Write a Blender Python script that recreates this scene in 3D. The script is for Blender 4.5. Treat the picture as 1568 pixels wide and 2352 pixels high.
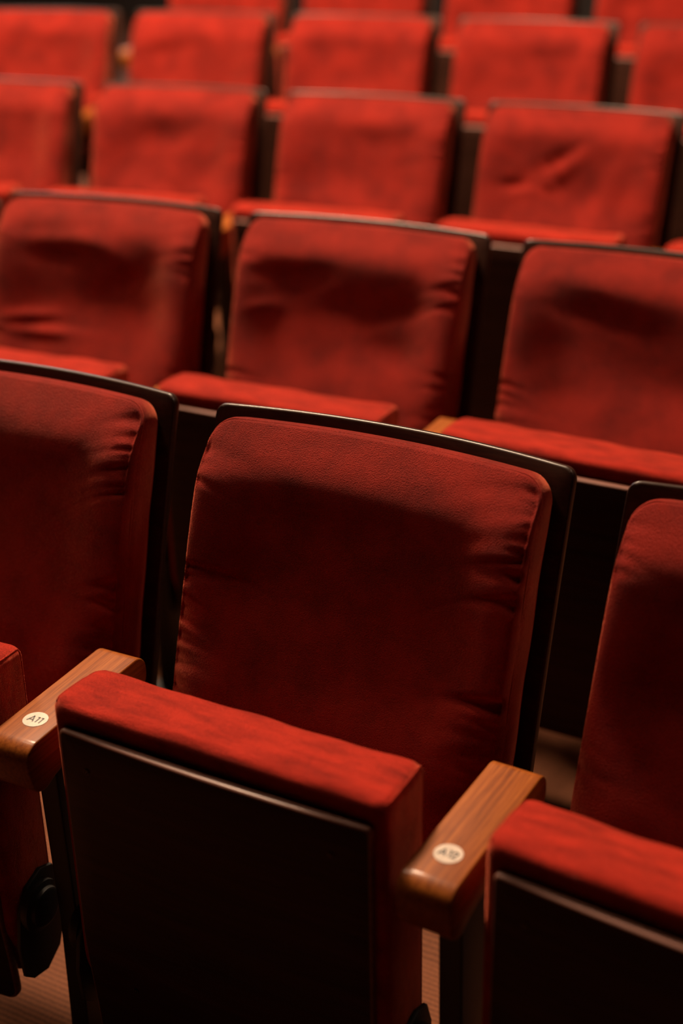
import bpy, math, random
from mathutils import Vector, Matrix

for o in list(bpy.data.objects):
    bpy.data.objects.remove(o)
scene = bpy.context.scene
COL = scene.collection

# ------------------------------------------------------------------ camera
YAW, PITCH, ROLL = -0.51026, 0.44223, -0.021565
CAM = Vector((0.7638, -1.0896, 1.5784))
fw = Vector((math.sin(YAW) * math.cos(PITCH), math.cos(YAW) * math.cos(PITCH), -math.sin(PITCH)))
rt = fw.cross(Vector((0, 0, 1))).normalized()
up = rt.cross(fw)
rt2 = rt * math.cos(ROLL) + up * math.sin(ROLL)
up2 = -rt * math.sin(ROLL) + up * math.cos(ROLL)
cd = bpy.data.cameras.new('camera')
cam = bpy.data.objects.new('camera', cd)
COL.objects.link(cam)
m = Matrix((rt2, up2, -fw)).transposed().to_4x4()
m.translation = CAM
cam.matrix_world = m
cd.sensor_fit = 'VERTICAL'
cd.sensor_height = 36.0
cd.sensor_width = 24.0
cd.lens = 50.0
cd.clip_end = 60
cd.dof.use_dof = True
cd.dof.focus_distance = 1.79
cd.dof.aperture_fstop = 1.7
scene.camera = cam

# ------------------------------------------------------------------ light
scene.view_settings.view_transform = 'Standard'
scene.view_settings.look = 'None'
scene.view_settings.gamma = 1.0
scene.view_settings.use_curve_mapping = False
scene.view_settings.exposure = 0.0

w = bpy.data.worlds.new('hall_ambience')
w.use_nodes = True
w.node_tree.nodes['Background'].inputs[0].default_value = (1.0, 0.62, 0.42, 1)
w.node_tree.nodes['Background'].inputs[1].default_value = 0.0008
scene.world = w

WARM = (1.0, 0.70, 0.46)


def downlight(x, y, z, power, size=0.38, tx=None, ty=None, angle=150, color=WARM):
    ld = bpy.data.lights.new('ceiling_downlight', 'SPOT')
    ld.energy = power
    ld.color = color
    ld.shadow_soft_size = size
    ld.spot_size = math.radians(angle)
    ld.spot_blend = 0.6
    o = bpy.data.objects.new('ceiling_downlight', ld)
    COL.objects.link(o)
    o.location = (x, y, z)
    d = Vector(((tx if tx is not None else x) - x, (ty if ty is not None else y) - y, -z))
    o.rotation_euler = d.to_track_quat('-Z', 'Y').to_euler()
    return o


# the ceiling downlights of the hall (all above the frame)
for (lx, ly, lp) in [(-4.2, 2.2, 620), (-1.9, 0.80, 240), (-1.9, 2.0, 2000), (2.0, 2.1, 150)]:
    downlight(lx, ly, 4.3, lp)
# unseen cool source at the back left, shaped to put glints on panel tops
bl = bpy.data.lights.new('edge_glint_light', 'AREA')
bl.shape = 'RECTANGLE'
bl.size, bl.size_y = 0.9, 2.6
bl.energy = 55
bl.color = (0.78, 0.86, 1.0)
bo = bpy.data.objects.new('edge_glint_light', bl)
COL.objects.link(bo)
bo.location = (-7.1, 8.1, 3.2)
bo.rotation_euler = (Vector((-1.0, 1.0, 1.2)) - Vector(bo.location)).to_track_quat('-Z', 'Y').to_euler()


# ------------------------------------------------------------------ materials
def new_mat(name):
    mt = bpy.data.materials.new(name)
    mt.use_nodes = True
    nt = mt.node_tree
    return mt, nt, nt.nodes['Principled BSDF']


def node(nt, t, **kw):
    n = nt.nodes.new(t)
    for k, v in kw.items():
        if hasattr(n, k):
            setattr(n, k, v)
        else:
            n.inputs[k].default_value = v
    return n


def ramp(nt, stops):
    r = nt.nodes.new('ShaderNodeValToRGB')
    els = r.color_ramp.elements
    els[0].position, els[0].color = stops[0][0], (*stops[0][1], 1)
    els[1].position, els[1].color = stops[-1][0], (*stops[-1][1], 1)
    for p, c in stops[1:-1]:
        e = els.new(p)
        e.color = (*c, 1)
    return r


def velvet(name, dark, mid, streak=(1, 1, 1), sheen=1.0):
    mt, nt, b = new_mat(name)
    L = nt.links.new
    tc = node(nt, 'ShaderNodeTexCoord')
    oi = node(nt, 'ShaderNodeObjectInfo')
    mp = node(nt, 'ShaderNodeMapping')
    mp.inputs['Scale'].default_value = streak
    add = node(nt, 'ShaderNodeVectorMath', operation='ADD')
    sc = node(nt, 'ShaderNodeMath', operation='MULTIPLY')
    sc.inputs[1].default_value = 37.0
    L(oi.outputs['Random'], sc.inputs[0])
    L(tc.outputs['Object'], add.inputs[0])
    L(sc.outputs[0], add.inputs[1])
    L(add.outputs[0], mp.inputs['Vector'])
    big = node(nt, 'ShaderNodeTexNoise', Scale=14.0, Detail=5.0, Roughness=0.6)
    L(mp.outputs[0], big.inputs['Vector'])
    fine = node(nt, 'ShaderNodeTexNoise', Scale=620.0, Detail=2.0, Roughness=0.7)
    L(tc.outputs['Object'], fine.inputs['Vector'])
    mx = node(nt, 'ShaderNodeMath', operation='MULTIPLY_ADD')
    L(fine.outputs[0], mx.inputs[0])
    mx.inputs[1].default_value = 0.7
    L(big.outputs[0], mx.inputs[2])
    r = ramp(nt, [(0.52, dark), (1.18, mid)])
    L(mx.outputs[0], r.inputs[0])
    L(r.outputs[0], b.inputs['Base Color'])
    b.inputs['Roughness'].default_value = 0.85
    b.inputs['Specular IOR Level'].default_value = 0.12
    b.inputs['Sheen Weight'].default_value = sheen
    b.inputs['Sheen Roughness'].default_value = 0.24
    b.inputs['Sheen Tint'].default_value = (1.0, 0.25, 0.135, 1)
    bp = node(nt, 'ShaderNodeBump', Strength=0.85, Distance=0.0022)
    L(fine.outputs[0], bp.inputs['Height'])
    bp2 = node(nt, 'ShaderNodeBump', Strength=0.35, Distance=0.006)
    L(big.outputs[0], bp2.inputs['Height'])
    L(bp.outputs[0], bp2.inputs['Normal'])
    L(bp2.outputs[0], b.inputs['Normal'])
    return mt


def wood(name, c0, c1, c2, rough, coat, scale=(60, 3, 60), bump=0.15, spec=0.2):
    mt, nt, b = new_mat(name)
    L = nt.links.new
    tc = node(nt, 'ShaderNodeTexCoord')
    oi = node(nt, 'ShaderNodeObjectInfo')
    add = node(nt, 'ShaderNodeVectorMath', operation='ADD')
    L(tc.outputs['Object'], add.inputs[0])
    L(oi.outputs['Random'], add.inputs[1])
    mp = node(nt, 'ShaderNodeMapping')
    mp.inputs['Scale'].default_value = scale
    L(add.outputs[0], mp.inputs['Vector'])
    n1 = node(nt, 'ShaderNodeTexNoise', Scale=1.0, Detail=6.0, Roughness=0.7, Distortion=0.25)
    L(mp.outputs[0], n1.inputs['Vector'])
    n2 = node(nt, 'ShaderNodeTexNoise', Scale=6.0, Detail=3.0, Roughness=0.7)
    L(mp.outputs[0], n2.inputs['Vector'])
    ma = node(nt, 'ShaderNodeMath', operation='MULTIPLY_ADD')
    L(n2.outputs[0], ma.inputs[0])
    ma.inputs[1].default_value = 0.4
    L(n1.outputs[0], ma.inputs[2])
    r = ramp(nt, [(0.5, c0), (0.7, c1), (0.92, c2)])
    L(ma.outputs[0], r.inputs[0])
    L(r.outputs[0], b.inputs['Base Color'])
    b.inputs['Roughness'].default_value = rough
    b.inputs['Coat Weight'].default_value = coat
    b.inputs['Coat Roughness'].default_value = 0.15
    b.inputs['Specular IOR Level'].default_value = spec
    bp = node(nt, 'ShaderNodeBump', Strength=bump, Distance=0.0008)
    L(ma.outputs[0], bp.inputs['Height'])
    L(bp.outputs[0], b.inputs['Normal'])
    return mt


def plain(name, col, rough, metal=0.0, coat=0.0):
    mt, nt, b = new_mat(name)
    n = node(nt, 'ShaderNodeTexNoise', Scale=90.0, Detail=3.0)
    tc = node(nt, 'ShaderNodeTexCoord')
    nt.links.new(tc.outputs['Object'], n.inputs['Vector'])
    r = ramp(nt, [(0.3, tuple(c * 0.85 for c in col)), (0.7, tuple(min(1, c * 1.12) for c in col))])
    nt.links.new(n.outputs[0], r.inputs[0])
    nt.links.new(r.outputs[0], b.inputs['Base Color'])
    b.inputs['Roughness'].default_value = rough
    b.inputs['Metallic'].default_value = metal
    b.inputs['Coat Weight'].default_value = coat
    return mt


M_VELVET = velvet('red_velvet', (0.075, 0.0022, 0.0011), (0.21, 0.0095, 0.0043))
M_VELVET_SEAT = velvet('red_velvet_brushed', (0.10, 0.0025, 0.001), (0.33, 0.016, 0.0065), streak=(1.2, 4.5, 2.0))
M_DARKWOOD = wood('dark_stained_plywood', (0.014, 0.0045, 0.003), (0.026, 0.0085, 0.005), (0.040, 0.0135, 0.008), 0.5, 0.04, scale=(3, 60, 60), spec=0.1)
M_ARM = wood('varnished_oak', (0.085, 0.018, 0.002), (0.17, 0.043, 0.005), (0.25, 0.073, 0.011), 0.5, 0.10, scale=(190, 5, 190), spec=0.12)
M_EDGE = wood('stained_plywood_edge', (0.010, 0.004, 0.0028), (0.02, 0.008, 0.0055), (0.03, 0.013, 0.008), 0.4, 0.12, scale=(3, 200, 200))
M_PANEDGE = wood('bare_plywood_highlight', (0.10, 0.04, 0.03), (0.15, 0.062, 0.046), (0.20, 0.09, 0.07), 0.45, 0.1, scale=(3, 200, 200))  # bare ply tone, lightened to paint in the highlight along the pan edge
M_BLACK = plain('black_metal', (0.006, 0.005, 0.0045), 0.6, 0.0, 0.0)
M_SCREW = plain('dark_screw', (0.05, 0.035, 0.03), 0.35, 0.8)
M_BADGE = plain('cream_badge', (0.35, 0.285, 0.235), 0.5)
M_INK = plain('black_ink', (0.012, 0.010, 0.012), 0.6)
M_WALL = plain('dark_wall_paint', (0.03, 0.02, 0.017), 0.8)


def floor_material():
    mt, nt, b = new_mat('ribbed_brown_floor')
    L = nt.links.new
    tc = node(nt, 'ShaderNodeTexCoord')
    wv = node(nt, 'ShaderNodeTexWave', Scale=34.0, Distortion=0.8, Detail=2.0)
    wv.bands_direction = 'Y'
    L(tc.outputs['Object'], wv.inputs['Vector'])
    n = node(nt, 'ShaderNodeTexNoise', Scale=260.0, Detail=4.0)
    L(tc.outputs['Object'], n.inputs['Vector'])
    ma = node(nt, 'ShaderNodeMath', operation='MULTIPLY_ADD')
    L(wv.outputs['Color'], ma.inputs[0])
    ma.inputs[1].default_value = 0.45
    L(n.outputs[0], ma.inputs[2])
    r = ramp(nt, [(0.35, (0.045, 0.014, 0.006)), (1.0, (0.14, 0.048, 0.020))])
    L(ma.outputs[0], r.inputs[0])
    L(r.outputs[0], b.inputs['Base Color'])
    b.inputs['Roughness'].default_value = 0.75
    b.inputs['Specular IOR Level'].default_value = 0.12
    bp = node(nt, 'ShaderNodeBump', Strength=0.4, Distance=0.002)
    L(ma.outputs[0], bp.inputs['Height'])
    L(bp.outputs[0], b.inputs['Normal'])
    return mt


M_FLOOR = floor_material()


# ------------------------------------------------------------------ mesh helpers
def make_mesh(name, verts, faces, mat, angle=40):
    me = bpy.data.meshes.new(name)
    me.from_pydata(verts, [], faces)
    me.validate()
    me.materials.append(mat)
    me.polygons.foreach_set('use_smooth', [True] * len(me.polygons))
    me.update()
    me.set_sharp_from_angle(angle=math.radians(angle))
    return me


def link(name, me, parent=None):
    o = bpy.data.objects.new(name, me)
    COL.objects.link(o)
    if parent:
        o.parent = parent
    return o


def loft(rings, cap0=True, cap1=True):
    """rings: list of equal-length point lists -> verts, faces (closed loops)"""
    n = len(rings[0])
    v = [p for r in rings for p in r]
    f = []
    for j in range(len(rings) - 1):
        a, b = j * n, (j + 1) * n
        for i in range(n):
            k = (i + 1) % n
            f.append((a + i, a + k, b + k, b + i))
    if cap0:
        f.append(tuple(range(n - 1, -1, -1)))
    if cap1:
        o = (len(rings) - 1) * n
        f.append(tuple(o + i for i in range(n)))
    return v, f


def rrect(x0, x1, z0, z1, r_top, r_bot, nx, nz, nc):
    """rounded rectangle outline, counter-clockwise in (x, z) from the lower left"""
    pts = []

    def seg(a, b, n):
        for i in range(n):
            t = i / n
            pts.append((a[0] + (b[0] - a[0]) * t, a[1] + (b[1] - a[1]) * t))

    def arc(cx, cz, r, a0):
        for i in range(nc):
            a = a0 + (math.pi / 2) * i / nc
            pts.append((cx + r * math.cos(a), cz + r * math.sin(a)))
    seg((x0 + r_bot, z0), (x1 - r_bot, z0), nx)
    arc(x1 - r_bot, z0 + r_bot, r_bot, -math.pi / 2)
    seg((x1, z0 + r_bot), (x1, z1 - r_top), nz)
    arc(x1 - r_top, z1 - r_top, r_top, 0)
    seg((x1 - r_top, z1), (x0 + r_top, z1), nx)
    arc(x0 + r_top, z1 - r_top, r_top, math.pi / 2)
    seg((x0, z1 - r_top), (x0, z0 + r_bot), nz)
    arc(x0 + r_bot, z0 + r_bot, r_bot, math.pi)
    return pts


def tube(path, r, closed=True, n=6):
    rings = []
    m_ = len(path)
    for i in range(m_):
        p = Vector(path[i])
        a = Vector(path[(i - 1) % m_] if closed or i > 0 else path[i])
        b = Vector(path[(i + 1) % m_] if closed or i < m_ - 1 else path[i])
        t = (b - a).normalized()
        ref = Vector((0.31, 0.86, 0.4)) if abs(t.y) < 0.8 else Vector((1, 0, 0))
        s = t.cross(ref).normalized()
        q = t.cross(s)
        rings.append([tuple(p + s * (r * math.cos(2 * math.pi * k / n)) + q * (r * math.sin(2 * math.pi * k / n))) for k in range(n)])
    if closed:
        rings.append(rings[0])
    return loft(rings, not closed, not closed)


def cyl_x(x0, x1, y, z, prof, n=36):
    """lathe about the x axis: prof = [(t 0..1 along x, radius)]"""
    rings = []
    for t, r in prof:
        x = x0 + (x1 - x0) * t
        rings.append([(x, y + r * math.cos(2 * math.pi * i / n), z + r * math.sin(2 * math.pi * i / n)) for i in range(n)])
    v, f = loft(rings)
    return v, f


def extrude_profile(prof, x0, x1, bev):
    """closed (y, z) profile extruded along x with bevelled rims"""
    cy = sum(p[0] for p in prof) / len(prof)
    cz = sum(p[1] for p in prof) / len(prof)
    n = len(prof)
    nrm = []
    for i in range(n):
        a, b = prof[i - 1], prof[(i + 1) % n]
        ty, tz = b[0] - a[0], b[1] - a[1]
        l = math.hypot(ty, tz) or 1
        ny, nz = tz / l, -ty / l
        nrm.append((ny, nz))
    # make normals point outwards
    s = sum((p[0] - cy) * q[0] + (p[1] - cz) * q[1] for p, q in zip(prof, nrm))
    sg = 1 if s > 0 else -1
    rings = []
    steps = [(0.0, 1.0), (0.13, 0.5), (0.5, 0.13), (1.0, 0.0)]
    for dx, ins in steps:
        rings.append([(x0 + bev * dx, p[0] - sg * q[0] * bev * ins, p[1] - sg * q[1] * bev * ins) for p, q in zip(prof, nrm)])
    for dx, ins in reversed(steps):
        rings.append([(x1 - bev * dx, p[0] - sg * q[0] * bev * ins, p[1] - sg * q[1] * bev * ins) for p, q in zip(prof, nrm)])
    return loft(rings)


def fix_normals(me):
    import bmesh
    bm = bmesh.new()
    bm.from_mesh(me)
    bmesh.ops.recalc_face_normals(bm, faces=bm.faces)
    bm.to_mesh(me)
    bm.free()
    return me


# ------------------------------------------------------------------ seat geometry (local: x along the row, y to the back, z up)
HW, YT, ZT, SAG = 0.254, 0.3917, 0.898, 0.030      # back panel half width, top y, top z, hollow


def panel_y(x, z):
    t = ZT - z
    return YT - (0.335 * t - 0.11 * t * t) + SAG * (1 - (x / HW) ** 2)


def panel_n(z):
    s = 0.335 - 0.22 * (ZT - z)
    l = math.hypot(1, s)
    return (0.0, -1 / l, s / l)


def rim(me, lo, hi, n, mat):
    """plywood edge: the faces between rings lo..hi take a second material"""
    me.materials.append(mat)
    for i in range(lo * n, hi * n):
        me.polygons[i].material_index = 1
    return me


def back_panel_mesh():
    out = rrect(-HW, HW, 0.36, ZT, 0.014, 0.03, 24, 24, 6)
    rings = []
    th = 0.015
    cx, cz = 0.0, 0.63
    inset = [(0.0, 0.0035), (0.001, 0.001), (0.0035, 0.0), (th - 0.0035, 0.0), (th - 0.001, 0.001), (th, 0.0035)]

    def ringpts(off, ins, s=1.0):
        r = []
        for (x, z) in out:
            xx = cx + (x - cx) * (1 - ins / HW) * s
            zz = cz + (z - cz) * (1 - ins / 0.27) * s
            n = panel_n(zz)
            r.append((xx, panel_y(xx, zz) - n[1] * off, zz - n[2] * off))
        return r
    for s in (0.02, 0.25, 0.5, 0.75, 0.92):
        rings.append(ringpts(0.0, 0.0035, s))
    for off, ins in inset:
        rings.append(ringpts(off, ins))
    for s in (0.92, 0.75, 0.5, 0.25, 0.02):
        rings.append(ringpts(th, 0.0035, s))
    v, f = loft(rings)
    return fix_normals(rim(make_mesh('back_panel', v, f, M_DARKWOOD, 50), 5, 9, len(out), M_EDGE))


CX0, CZ0 = 0.0, 0.635
CHX = 0.2345
CZB, CZT = 0.40, 0.885


def smooth01(a, b, x):
    t = min(1, max(0, (x - a) / (b - a)))  # works for a > b too
    return t * t * (3 - 2 * t)


def cushion_meshes(seed, pr=None, pl=None, folds=None):
    """the padded back: boxing strip, front seam, gathered front face"""
    rnd = random.Random(seed)

    def gather(zones):
        res = []
        for (za, zb_, cnt, amp) in zones:
            for i in range(cnt):
                z = za + (zb_ - za) * (i + rnd.uniform(0.15, 0.85)) / cnt
                res.append((z, rnd.uniform(0.0028, 0.0050), rnd.uniform(0.016, 0.045), 1.7 * amp * rnd.uniform(0.5, 1.2), rnd.uniform(-0.25, 0.25)))
        return res
    if pr is None:
        a = rnd.uniform(0.70, 0.78)
        pr = [(a, 0.865, rnd.randint(7, 11), 0.0022), (0.45, rnd.uniform(0.58, 0.66), rnd.randint(7, 11), 0.0022)]
    if pl is None:
        pl = [(0.46, rnd.uniform(0.60, 0.70), rnd.randint(8, 12), 0.0022), (0.80, 0.86, rnd.randint(2, 4), 0.0015)]
    pr, pl = gather(pr), gather(pl)
    if folds is None:
        folds = []
        for i in range(rnd.randint(6, 9)):
            folds.append((rnd.uniform(-0.18, 0.18), rnd.uniform(0.55, 0.84), rnd.uniform(0.025, 0.07), rnd.uniform(0.008, 0.02),
                          rnd.uniform(-0.5, 0.5), rnd.uniform(-0.0045, 0.004)))
    ph = [rnd.uniform(0, 6.28) for _ in range(8)]

    out = rrect(-CHX, CHX, CZB, CZT, 0.030, 0.022, 70, 150, 10)

    def place(x, z, off):
        n = panel_n(z)
        off *= 1 - 0.29 * smooth01(0.80, 0.888, z)          # the padding thins towards the top
        return (x, panel_y(x, z) + n[1] * off, z + n[2] * off)

    def scaled(x, z, ins):
        # inset from the outline towards the centre
        return (CX0 + (x - CX0) * (1 - ins / CHX), CZ0 + (z - CZ0) * (1 - ins / 0.2425))
    rings = []
    for off, ins in [(0.0005, 0.007), (0.006, 0.003), (0.016, 0.0012), (0.028, 0.0005), (0.040, 0.0003), (0.048, 0.0008), (0.0535, 0.0024)]:
        r = []
        for i, (x, z) in enumerate(out):
            xx, zz = scaled(x, z, ins + 0.0007 * math.sin(z * 47 + ph[0]) * (1 if abs(x) > 0.2 else 0.3))
            r.append(place(xx, zz, off))
        rings.append(r)
    seam_path = []
    for (x, z) in out:
        xx, zz = scaled(x, z, 0.0030)
        seam_path.append(place(xx, zz, 0.0542))
    S = [0.0040, 0.0058, 0.0080, 0.0100, 0.0122, 0.0150, 0.0182, 0.022, 0.0265, 0.032, 0.039, 0.047, 0.056, 0.066, 0.077, 0.089, 0.102, 0.116, 0.131, 0.147, 0.164, 0.182, 0.2, 0.216, 0.2285, 0.2335]

    def relief(x, z, d):
        h = 0.0540 + 0.007 * (1 - math.exp(-(d - 0.0030) / 0.012))
        inner = smooth01(0.0, 0.10, d)
        # shape of the padding: proud lumbar, softer upper half
        h += 0.040 * smooth01(0.70, 0.50, z) * (1 - math.exp(-d / 0.05))
        h += 0.020 * (1 - math.exp(-max(0.0, CZT - 0.005 - z) / 0.055)) - 0.010 * smooth01(0.03, 0.12, d)
        h -= 0.004 * math.exp(-((z - 0.71) / 0.10) ** 2) * inner
        h += 0.0012 * inner * (math.sin(19 * x + 13 * z + ph[1]) + math.sin(31 * z - 17 * x + ph[2]) * 0.7)
        h += 0.016 * (1 - (x / CHX) ** 2)
        ex = CHX - abs(x)
        for (zz, wd, ln, am, sl) in (pr if x > 0 else pl):
            u = z - zz - sl * ex + 0.10 * ex * ex / 0.05
            if abs(u) < 4 * wd:
                g = math.exp(-0.5 * (u / wd) ** 2)
                h -= am * g * math.exp(-max(0, ex - 0.008) / ln) * smooth01(0.0030, 0.0075, d)
        for (fx, fz, lx, lz, an, am) in folds:
            ca, sa = math.cos(an), math.sin(an)
            ux = ((x - fx) * ca + (z - fz) * sa) / lx
            uz = (-(x - fx) * sa + (z - fz) * ca) / lz
            q = ux * ux + uz * uz
            if q < 12:
                h += 1.3 * am * math.exp(-0.5 * q) * inner
        return h
    for ins in S:
        r = []
        for (x, z) in out:
            xx, zz = scaled(x, z, ins)
            d = ins
            r.append(place(xx, zz, relief(xx, zz, d)))
        rings.append(r)
    v, f = loft(rings)
    me = fix_normals(make_mesh('back_cushion', v, f, M_VELVET, 180))
    n = len(out)
    for e in me.edges:                                     # crisp turn at the sewn edge
        a, b = e.vertices
        if a // n == 6 and b // n == 6:
            e.use_edge_sharp = True
    sv, sf = tube(seam_path, 0.0012, True, 6)
    sm = fix_normals(make_mesh('back_seam', sv, sf, M_VELVET, 180))
    return me, sm


def seat_cushion_meshes(seed):
    rnd = random.Random(seed)
    ph = [rnd.uniform(0, 6.28) for _ in range(6)]
    hx, z0, z1 = 0.222, 0.178, 0.683
    out = rrect(-hx, hx, z0, z1, 0.014, 0.05, 60, 50, 8)
    cz = 0.45
    prof = [(-0.0335, 0.024), (-0.0345, 0.017), (-0.034, 0.011), (-0.0315, 0.0065), (-0.027, 0.003), (-0.020, 0.0008), (-0.010, 0.0), (0.002, -0.0004), (0.014, -0.0004),
            (0.024, 0.0), (0.032, 0.0009), (0.039, 0.0018), (0.046, 0.0032), (0.052, 0.0052), (0.057, 0.0085), (0.061, 0.013), (0.064, 0.020), (0.067, 0.034), (0.070, 0.06), (0.072, 0.10), (0.073, 0.16), (0.073, 0.21)]
    rings = []
    for (y, ins) in prof:
        r = []
        for (x, z) in out:
            k = 1.0 + 0.0
            wob = 0.0009 * math.sin(31 * x + 60 * y + ph[0]) + 0.0007 * math.sin(67 * x - 40 * y + ph[1])
            # fine pulled ridges along the top, near the sitting side
            rid = 0.0009 * math.sin(y * 820 + 1.2 * math.sin(9 * x + ph[2])) * smooth01(0.018, 0.035, y) * smooth01(0.62, 0.66, z)
            i2 = ins + (wob + rid if 0 <= y + 0.03 and ins < 0.03 else 0)
            xx = x * (1 - i2 / hx)
            zz = cz + (z - cz) * (1 - i2 / 0.228)
            low = smooth01(0.30, 0.20, zz) * 0.03
            yy = y + (low if y < 0.02 else -low * 0.2)
            r.append((xx, yy, zz))
        rings.append(r)
    v, f = loft(rings)
    me = fix_normals(make_mesh('seat_cushion', v, f, M_VELVET_SEAT, 180))
    seams = []
    n_pt = len(out)
    ic = 60 + 8 + 50 + 4                                   # middle of the top right corner arc
    ring_back = 13
    for s in (-1, 1):
        path = []
        idx = ic if s > 0 else ic + 60 + 8
        for j in range(4, ring_back):
            path.append(rings[j][idx])
        for k in range(0, 44):
            path.append(rings[ring_back][(idx - k * 1) % n_pt if s > 0 else (idx + k) % n_pt])
        sv, sf = tube(path, 0.0012, False, 5)
        seams.append(fix_normals(make_mesh('seat_seam', sv, sf, M_VELVET_SEAT, 180)))
    return me, seams


def seat_pan_mesh():
    out = rrect(-0.2045, 0.2045, 0.165, 0.6515, 0.006, 0.015, 24, 24, 5)
    rings = []
    cz = 0.41

    def rp(y, ins, s=1.0):
        r = []
        for (x, z) in out:
            xx = x * (1 - ins / 0.2045) * s
            zz = cz + (z - cz) * (1 - ins / 0.243) * s
            bow = 0.006 * (xx / 0.2) ** 2 + 0.012 * smooth01(0.36, 0.17, zz)
            r.append((xx, y + bow - 0.004, zz))
        return r
    for s in (0.02, 0.3, 0.6, 0.85):
        rings.append(rp(-0.0455, 0.003, s))
    for y, ins in [(-0.0455, 0.003), (-0.0447, 0.0009), (-0.0425, 0.0), (-0.0360, 0.0), (-0.0338, 0.0009), (-0.033, 0.003)]:
        rings.append(rp(y, ins))
    for s in (0.85, 0.6, 0.3, 0.02):
        rings.append(rp(-0.033, 0.003, s))
    v, f = loft(rings)
    return fix_normals(rim(make_mesh('seat_pan', v, f, M_DARKWOOD, 50), 4, 8, len(out), M_PANEDGE))


def disc_y(r, y0, y1, n=20):
    rings = []
    for y, rr in [(y0, r * 0.35), (y0 + (y1 - y0) * 0.25, r * 0.5), (y0, r * 0.7), (y0, r * 0.9), (y0 + (y1 - y0) * 0.4, r), (y1, r)]:
        rings.append([(rr * math.cos(2 * math.pi * i / n), y, rr * math.sin(2 * math.pi * i / n)) for i in range(n)])
    return loft(rings)


ME_PANEL = back_panel_mesh()
ME_PAN = seat_pan_mesh()
v_, f_ = disc_y(0.0042, -0.0015, 0.004)
ME_SCREW = fix_normals(make_mesh('screw', v_, f_, M_SCREW, 40))
v_, f_ = cyl_x(0, 1, 0, 0, [(0, 0.030), (0.0, 0.034), (0.3, 0.036), (0.55, 0.0355), (0.62, 0.030), (0.66, 0.028), (0.9, 0.027), (1.0, 0.023), (0.98, 0.010), (1.0, 0.006)])
for i in range(len(v_)):
    v_[i] = (v_[i][0] * 0.020, v_[i][1], v_[i][2])
ME_HINGE = fix_normals(make_mesh('hinge_disc', v_, f_, M_BLACK, 35))
# steel side bracket that carries the tipping seat
bprof = [(0.000, 0.205), (0.015, 0.190), (0.045, 0.182), (0.075, 0.200), (0.090, 0.235), (0.092, 0.300), (0.080, 0.335), (0.055, 0.345), (0.025, 0.335), (0.005, 0.305), (-0.004, 0.255)]
v_, f_ = extrude_profile(bprof, 0.0, 0.006, 0.001)
ME_BRACKET = fix_normals(make_mesh('seat_bracket', v_, f_, M_BLACK, 35))


# back carrier: steel strap from the upright to the back panel, either side
def carrier_mesh(s):
    prof = []
    for z in (0.40, 0.44, 0.48, 0.52, 0.56):
        prof.append((panel_y(0.24, z) + 0.016, z))
    for z in (0.56, 0.40):
        prof.append((panel_y(0.24, z) + 0.050, z))
    v, f = extrude_profile(prof, s * 0.225 - 0.004, s * 0.225 + 0.004, 0.001)
    return fix_normals(make_mesh('back_bracket', v, f, M_BLACK, 35))


ME_CARR = {-1: carrier_mesh(-1), 1: carrier_mesh(1)}

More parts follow.
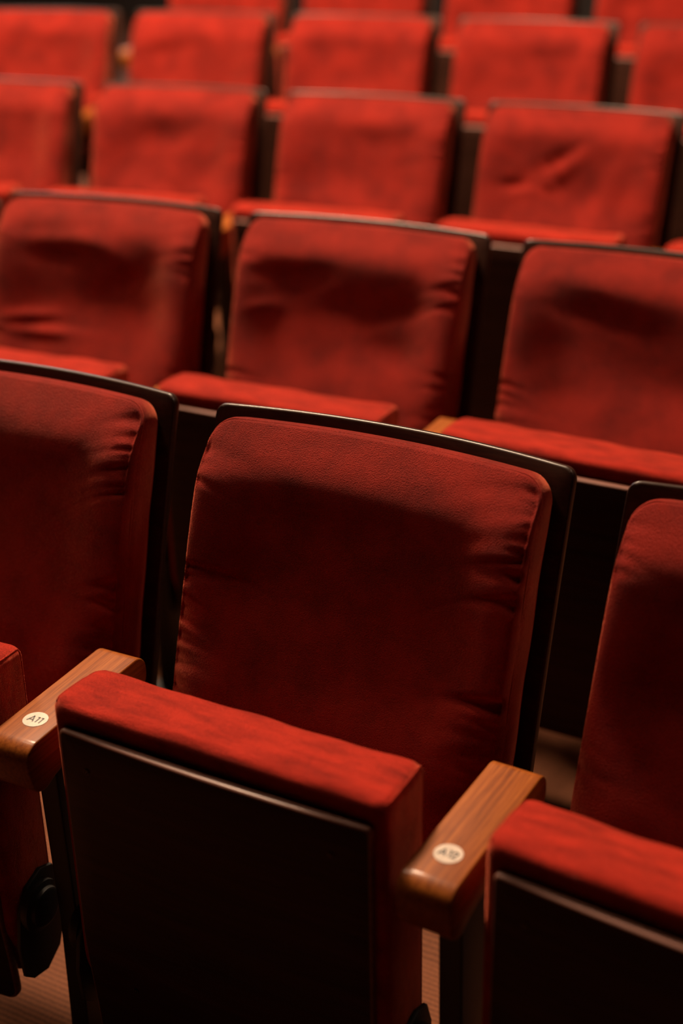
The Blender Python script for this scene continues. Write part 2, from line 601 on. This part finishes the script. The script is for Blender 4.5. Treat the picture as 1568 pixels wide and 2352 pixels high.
CUSH = {
    'A0': cushion_meshes(3, pr=[(0.735, 0.868, 11, 0.0034), (0.622, 0.628, 1, 0.0075), (0.45, 0.60, 14, 0.0024)],
                         pl=[(0.50, 0.70, 13, 0.0034), (0.80, 0.86, 4, 0.0026)],
                         folds=[(0.10, 0.66, 0.08, 0.05, 0.3, -0.002), (-0.08, 0.60, 0.09, 0.04, -0.2, 0.002), (0.05, 0.78, 0.12, 0.04, 0.0, -0.001)]),
    'A-1': cushion_meshes(7, pr=[(0.765, 0.87, 10, 0.0034), (0.50, 0.665, 11, 0.0036)],
                          folds=[(-0.02, 0.82, 0.06, 0.014, 0.1, -0.003), (0.05, 0.58, 0.07, 0.02, -0.3, 0.0025), (0.12, 0.55, 0.07, 0.02, 0.5, -0.002)]),
    'A1': cushion_meshes(11, pl=[(0.80, 0.865, 4, 0.0022), (0.48, 0.62, 6, 0.0016)], folds=[(-0.1, 0.6, 0.05, 0.03, 0.2, 0.0015)]),
    'B-1': cushion_meshes(19, folds=[(-0.10, 0.825, 0.08, 0.010, 0.05, -0.006), (0.03, 0.79, 0.06, 0.014, -0.3, 0.006), (-0.08, 0.775, 0.05, 0.010, 0.0, -0.006),
                                     (0.06, 0.725, 0.06, 0.016, 0.4, -0.006), (-0.14, 0.655, 0.06, 0.008, 0.1, 0.006), (-0.10, 0.625, 0.06, 0.008, 0.0, 0.005), (0.10, 0.70, 0.08, 0.03, 0.0, -0.004)]),
    'B0': cushion_meshes(27, folds=[(-0.17, 0.785, 0.035, 0.010, 0.0, -0.006), (-0.10, 0.775, 0.05, 0.014, 0.3, -0.005), (0.0, 0.735, 0.08, 0.020, 0.1, -0.007), (0.10, 0.735, 0.06, 0.012, 0.3, -0.005),
                                    (-0.17, 0.725, 0.03, 0.008, 0.2, 0.005), (0.09, 0.68, 0.04, 0.018, -0.4, -0.005), (0.0, 0.83, 0.10, 0.015, 0.0, 0.002)]),
    'B1': cushion_meshes(31, folds=[(-0.12, 0.81, 0.07, 0.008, -0.1, -0.004), (-0.06, 0.775, 0.08, 0.012, -0.15, -0.006), (0.06, 0.70, 0.10, 0.035, -0.2, -0.006), (-0.13, 0.68, 0.05, 0.02, 0.2, 0.003)]),
    'C1': cushion_meshes(37, folds=[(-0.06, 0.745, 0.055, 0.009, 0.55, -0.009), (-0.05, 0.722, 0.055, 0.009, 0.50, 0.008), (-0.10, 0.70, 0.06, 0.007, 0.05, -0.006), (0.05, 0.68, 0.09, 0.04, -0.5, -0.006), (0.12, 0.72, 0.02, 0.08, -0.3, 0.004)]),
    'v0': cushion_meshes(21), 'v1': cushion_meshes(34), 'v2': cushion_meshes(55), 'v3': cushion_meshes(68), 'v4': cushion_meshes(90),
}
SEATC = [seat_cushion_meshes(5), seat_cushion_meshes(8), seat_cushion_meshes(13)]

# ------------------------------------------------------------------ layout: concentric rows (offset along the row, distance behind row A, floor height)
P = 0.55
R0 = 1 / 0.1065263
ROWS = {'A': (0.0, 0.0, 0.0), 'B': (-0.4799, 0.9029, 0.01735), 'C': (-0.9869, 1.9736, 0.06877), 'D': (-1.4318, 2.8322, 0.16991), 'E': (-1.86, 3.75, 0.25)}


def row_place(row, u):
    off, d, z = ROWS[row]
    rr = R0 + d
    a = (u * P + off) / rr
    return Vector((math.sin(a) * rr, math.cos(a) * rr - R0, z)), -a


def floor_z(d):
    ks = [(-6, 0.0), (0.45, 0.0)] + [(0.9029 - 0.40, 0.01735), (0.9029 + 0.55, 0.01735), (1.9736 - 0.45, 0.06877), (1.9736 + 0.40, 0.06877),
                                     (2.8322 - 0.40, 0.16991), (2.8322 + 0.45, 0.16991), (3.75 - 0.42, 0.25), (14, 0.25)]
    for (a, za), (b, zb_) in zip(ks, ks[1:]):
        if a <= d <= b:
            t = (d - a) / (b - a)
            return za + (zb_ - za) * t
    return 0.25


# ------------------------------------------------------------------ structure
def structure(o):
    o['kind'] = 'structure'
    return o


ds = [-5.0, -2.0, 0.45, 0.5029, 1.4529, 1.5236, 2.3736, 2.4322, 3.2822, 3.33, 5.0, 9.0, 12.5]
NA = 60
fv, ff = [], []
for j, d in enumerate(ds):
    for i in range(NA + 1):
        a = -0.75 + 1.5 * i / NA
        rr = R0 + d
        fv.append((math.sin(a) * rr, math.cos(a) * rr - R0, floor_z(d)))
for j in range(len(ds) - 1):
    for i in range(NA):
        a = j * (NA + 1) + i
        ff.append((a, a + 1, a + NA + 2, a + NA + 1))
structure(link('floor', make_mesh('floor', fv, ff, M_FLOOR, 10)))


def slab(name, x0, x1, y0, y1, z0, z1, mat):
    v = [(x, y, z) for x in (x0, x1) for y in (y0, y1) for z in (z0, z1)]
    f = [(0, 1, 3, 2), (4, 6, 7, 5), (0, 4, 5, 1), (2, 3, 7, 6), (0, 2, 6, 4), (1, 5, 7, 3)]
    return structure(link(name, fix_normals(make_mesh(name, v, f, mat))))


slab('wall_back', -12, 10, 9.0, 9.2, 0.0, 5.0, M_WALL)


# ------------------------------------------------------------------ seats
def empty(name, loc, rz, label, cat, group):
    o = bpy.data.objects.new(name, None)
    o.empty_display_size = 0.1
    COL.objects.link(o)
    o.location = loc
    o.rotation_euler = (0, 0, rz)
    o['label'] = label
    o['category'] = cat
    o['group'] = group
    return o


def theatre_seat(row, u, cush, seatc, label):
    loc, rz = row_place(row, u)
    t = empty('theatre_seat', loc, rz, label, 'theatre seat', 'red velvet tip-up theatre seats in curved rows')
    link('back_panel', ME_PANEL, t)
    cm, sm = CUSH[cush]
    c = link('back_cushion', cm, t)
    link('seam', sm, c)
    sc, seams = SEATC[seatc]
    s = link('seat_cushion', sc, t)
    for sg in seams:
        link('seam', sg, s)
    p = link('seat_pan', ME_PAN, t)
    if row in 'AB':
        for (x, z) in ((-0.167, 0.605), (0.157, 0.605), (-0.130, 0.285), (0.130, 0.285)):
            k = link('screw', ME_SCREW, p)
            k.location = (x, -0.0493 + 0.006 * (x / 0.2) ** 2 + (0.0040 if z < 0.3 else 0), z)
    for sx in (-1, 1):
        b = link('seat_bracket', ME_BRACKET, t)
        b.location = (sx * 0.2265 - 0.003, -0.035, 0.015)
        h = link('hinge_disc', ME_HINGE, b)
        h.location = ((0.006 if sx > 0 else 0.0), 0.038, 0.300)
        h.rotation_euler = (0, 0, 0 if sx > 0 else math.pi)
        link('back_bracket', ME_CARR[sx], t)
    return t


# arm side profile (y, z): flat top, rounded rear end, nose dropping at the front
def arm_profile():
    pts = []

    def arc(cy, cz, r, a0, a1, n):
        for i in range(n + 1):
            a = math.radians(a0 + (a1 - a0) * i / n)
            pts.append((cy + r * math.cos(a), cz + r * math.sin(a)))
    arc(0.166, 0.5975, 0.0225, 90, 0, 8)
    arc(0.1605, 0.592, 0.028, -5, -90, 8)
    pts.extend([(0.10, 0.564), (0.04, 0.563), (0.010, 0.561), (-0.012, 0.556)])
    arc(-0.034, 0.569, 0.020, -75, -170, 6)
    pts.append((-0.0590, 0.588))
    arc(-0.037, 0.598, 0.022, 180, 90, 9)
    return pts


v_, f_ = extrude_profile(arm_profile(), -0.0316, 0.0316, 0.0022)
ME_ARM = fix_normals(make_mesh('armrest', v_, f_, M_ARM, 35))
pprof = [(0.004, 0.012), (0.012, 0.30), (0.006, 0.562), (0.135, 0.564), (0.120, 0.45), (0.118, 0.30), (0.175, 0.012)]
v_, f_ = extrude_profile(pprof, -0.0145, 0.0145, 0.003)
ME_POST = fix_normals(make_mesh('upright_post', v_, f_, M_BLACK, 35))
fprof = [(-0.03, 0.0), (-0.03, 0.010), (-0.02, 0.014), (0.215, 0.014), (0.225, 0.010), (0.225, 0.0)]
v_, f_ = extrude_profile(fprof, -0.030, 0.030, 0.002)
ME_FOOT = fix_normals(make_mesh('foot_plate', v_, f_, M_BLACK, 35))


def badge_mesh():
    n, r = 48, 0.0158
    rings = []
    for z, rr in [(-0.001, r), (0.0003, r), (0.0006, r - 0.0003), (0.0006, r * 0.5), (0.0006, 0.0005)]:
        rings.append([(rr * math.cos(2 * math.pi * i / n), rr * math.sin(2 * math.pi * i / n), z) for i in range(n)])
    v, f = loft(rings)
    return fix_normals(make_mesh('number_badge', v, f, M_BADGE, 30))


ME_BADGE = badge_mesh()


GLYPHS = {  # stroke skeletons in cap heights: advance width, polylines
    'A': (0.92, [[(0.04, 0.0), (0.44, 1.0)], [(0.40, 1.0), (0.80, 0.0)], [(0.18, 0.30), (0.66, 0.30)]]),
    '1': (0.46, [[(0.00, 0.93), (0.30, 0.93)], [(0.24, 1.0), (0.24, 0.0)]]),
    '2': (0.66, [[(0.02, 0.70), (0.06, 0.85), (0.17, 0.93), (0.30, 0.94), (0.42, 0.87), (0.47, 0.74), (0.43, 0.58), (0.05, 0.10)], [(0.00, 0.07), (0.52, 0.07)]]),
}


def text_mesh(txt):
    cap, th = 0.0112, 0.155
    total = sum(GLYPHS[c][0] for c in txt) - 0.14
    x0 = -total / 2
    v, f = [], []
    for c in txt:
        adv, lines = GLYPHS[c]
        for ln in lines:
            for (ax, ay), (bx, by) in zip(ln, ln[1:]):
                dx, dy = bx - ax, by - ay
                l = math.hypot(dx, dy)
                nx, ny = -dy / l * th / 2, dx / l * th / 2
                ext = 0.0 if len(ln) == 2 else th * 0.25
                ex, ey = dx / l * ext, dy / l * ext
                k = len(v)
                for z in (0.0, 0.00015):
                    for (px, py) in ((ax - ex + nx, ay - ey + ny), (ax - ex - nx, ay - ey - ny), (bx + ex - nx, by + ey - ny), (bx + ex + nx, by + ey + ny)):
                        v.append(((x0 + px) * cap, (py - 0.5) * cap, z))
                f += [(k + 4, k + 5, k + 6, k + 7), (k, k + 3, k + 2, k + 1)]
                for i in range(4):
                    j = (i + 1) % 4
                    f.append((k + i, k + j, k + 4 + j, k + 4 + i))
        x0 += adv
    return make_mesh('seat_number', v, f, M_INK, 30)


def arm_stand(row, u, label, number=None):
    loc, rz = row_place(row, u)
    t = empty('armrest_stand', loc, rz, label, 'armrest', 'wooden armrests on dark uprights between the seats')
    link('upright_post', ME_POST, t)
    link('foot_plate', ME_FOOT, t)
    a = link('armrest', ME_ARM, t)
    if row in 'AB':
        b = link('number_badge', ME_BADGE, t)
        b.location = (0, 0, 0.62)
    if number:
        n = link('seat_number', text_mesh(number), b)
        n.location = (0, 0, 0.0007)
    return t


SEATS = [
    ('A', -1, 'A-1', 0, 'front row red velvet seat cut off by the left edge, left of badge A11'),
    ('A', 0, 'A0', 1, 'front row red velvet seat in sharp focus between the two numbered armrests'),
    ('A', 1, 'A1', 2, 'front row red velvet seat cut off by the right edge, nearest the camera'),
    ('B', -1, 'B-1', 0, 'second row red velvet seat, leftmost of its row, dented dark middle'),
    ('B', 0, 'B0', 1, 'second row red velvet seat directly behind the sharp front seat, middle of its row'),
    ('B', 1, 'B1', 2, 'second row red velvet seat cut off by the right edge'),
    ('C', -2, 'v3', 1, 'third row red velvet seat cut off by the left edge'),
    ('C', -1, 'v4', 2, 'third row red velvet seat, second from the left in its row'),
    ('C', 0, 'v0', 0, 'third row red velvet seat near the middle, third from the left in its row'),
    ('C', 1, 'C1', 1, 'third row red velvet seat with a diagonal crease, at the right of its row'),
    ('C', 2, 'v4', 1, 'third row red seat showing only a sliver of cushion at the right edge'),
    ('D', -2, 'v2', 0, 'fourth row red velvet seat cut off by the left edge below the black corner'),
    ('D', -1, 'v1', 2, 'fourth row blurred red seat, second from the left in its row'),
    ('D', 0, 'v3', 1, 'fourth row blurred red seat, third from the left in its row'),
    ('D', 1, 'v0', 0, 'fourth row blurred red seat, fourth from the left in its row'),
    ('D', 2, 'v4', 2, 'fourth row blurred red seat cut off by the right edge'),
    ('E', -1, 'v0', 1, 'fifth row blurred red seat at the top edge, leftmost beside the black gap'),
    ('E', 0, 'v2', 0, 'fifth row blurred red seat at the top edge, second from the left'),
    ('E', 1, 'v4', 2, 'fifth row blurred red seat at the top edge, third from the left'),
    ('E', 2, 'v1', 1, 'fifth row blurred red seat at the top right corner, fourth from the left'),
]
for s in SEATS:
    theatre_seat(*s)

ARMS = [
    ('A', -0.5, 'brown wooden armrest with a round cream badge reading A11', 'A11'),
    ('A', 0.5, 'brown wooden armrest with a blurred cream badge, right of the sharp front seat', 'A12'),
    ('B', -0.5, 'second row wooden armrest left of the middle seat behind the sharp one', None),
    ('B', 0.5, 'second row wooden armrest right of the middle seat behind the sharp one', None),
    ('C', -1.5, 'third row wooden armrest, leftmost of its row', None),
    ('C', -0.5, 'third row wooden armrest, second from the left in its row', None),
    ('C', 0.5, 'third row wooden armrest, third from the left in its row', None),
    ('C', 1.5, 'third row wooden armrest, rightmost of its row', None),
    ('D', -1.5, 'fourth row wooden armrest, leftmost of its row', None),
    ('D', -0.5, 'fourth row wooden armrest, second from the left in its row', None),
    ('D', 0.5, 'fourth row wooden armrest, third from the left in its row', None),
    ('D', 1.5, 'fourth row wooden armrest, rightmost of its row', None),
    ('E', -1.5, 'fifth row wooden armrest at the left end of its row beside the black gap', None),
    ('E', -0.5, 'fifth row wooden armrest, second from the left in its row', None),
    ('E', 0.5, 'fifth row wooden armrest, third from the left in its row', None),
    ('E', 1.5, 'fifth row wooden armrest, rightmost of its row', None),
]
for a in ARMS:
    arm_stand(*a)
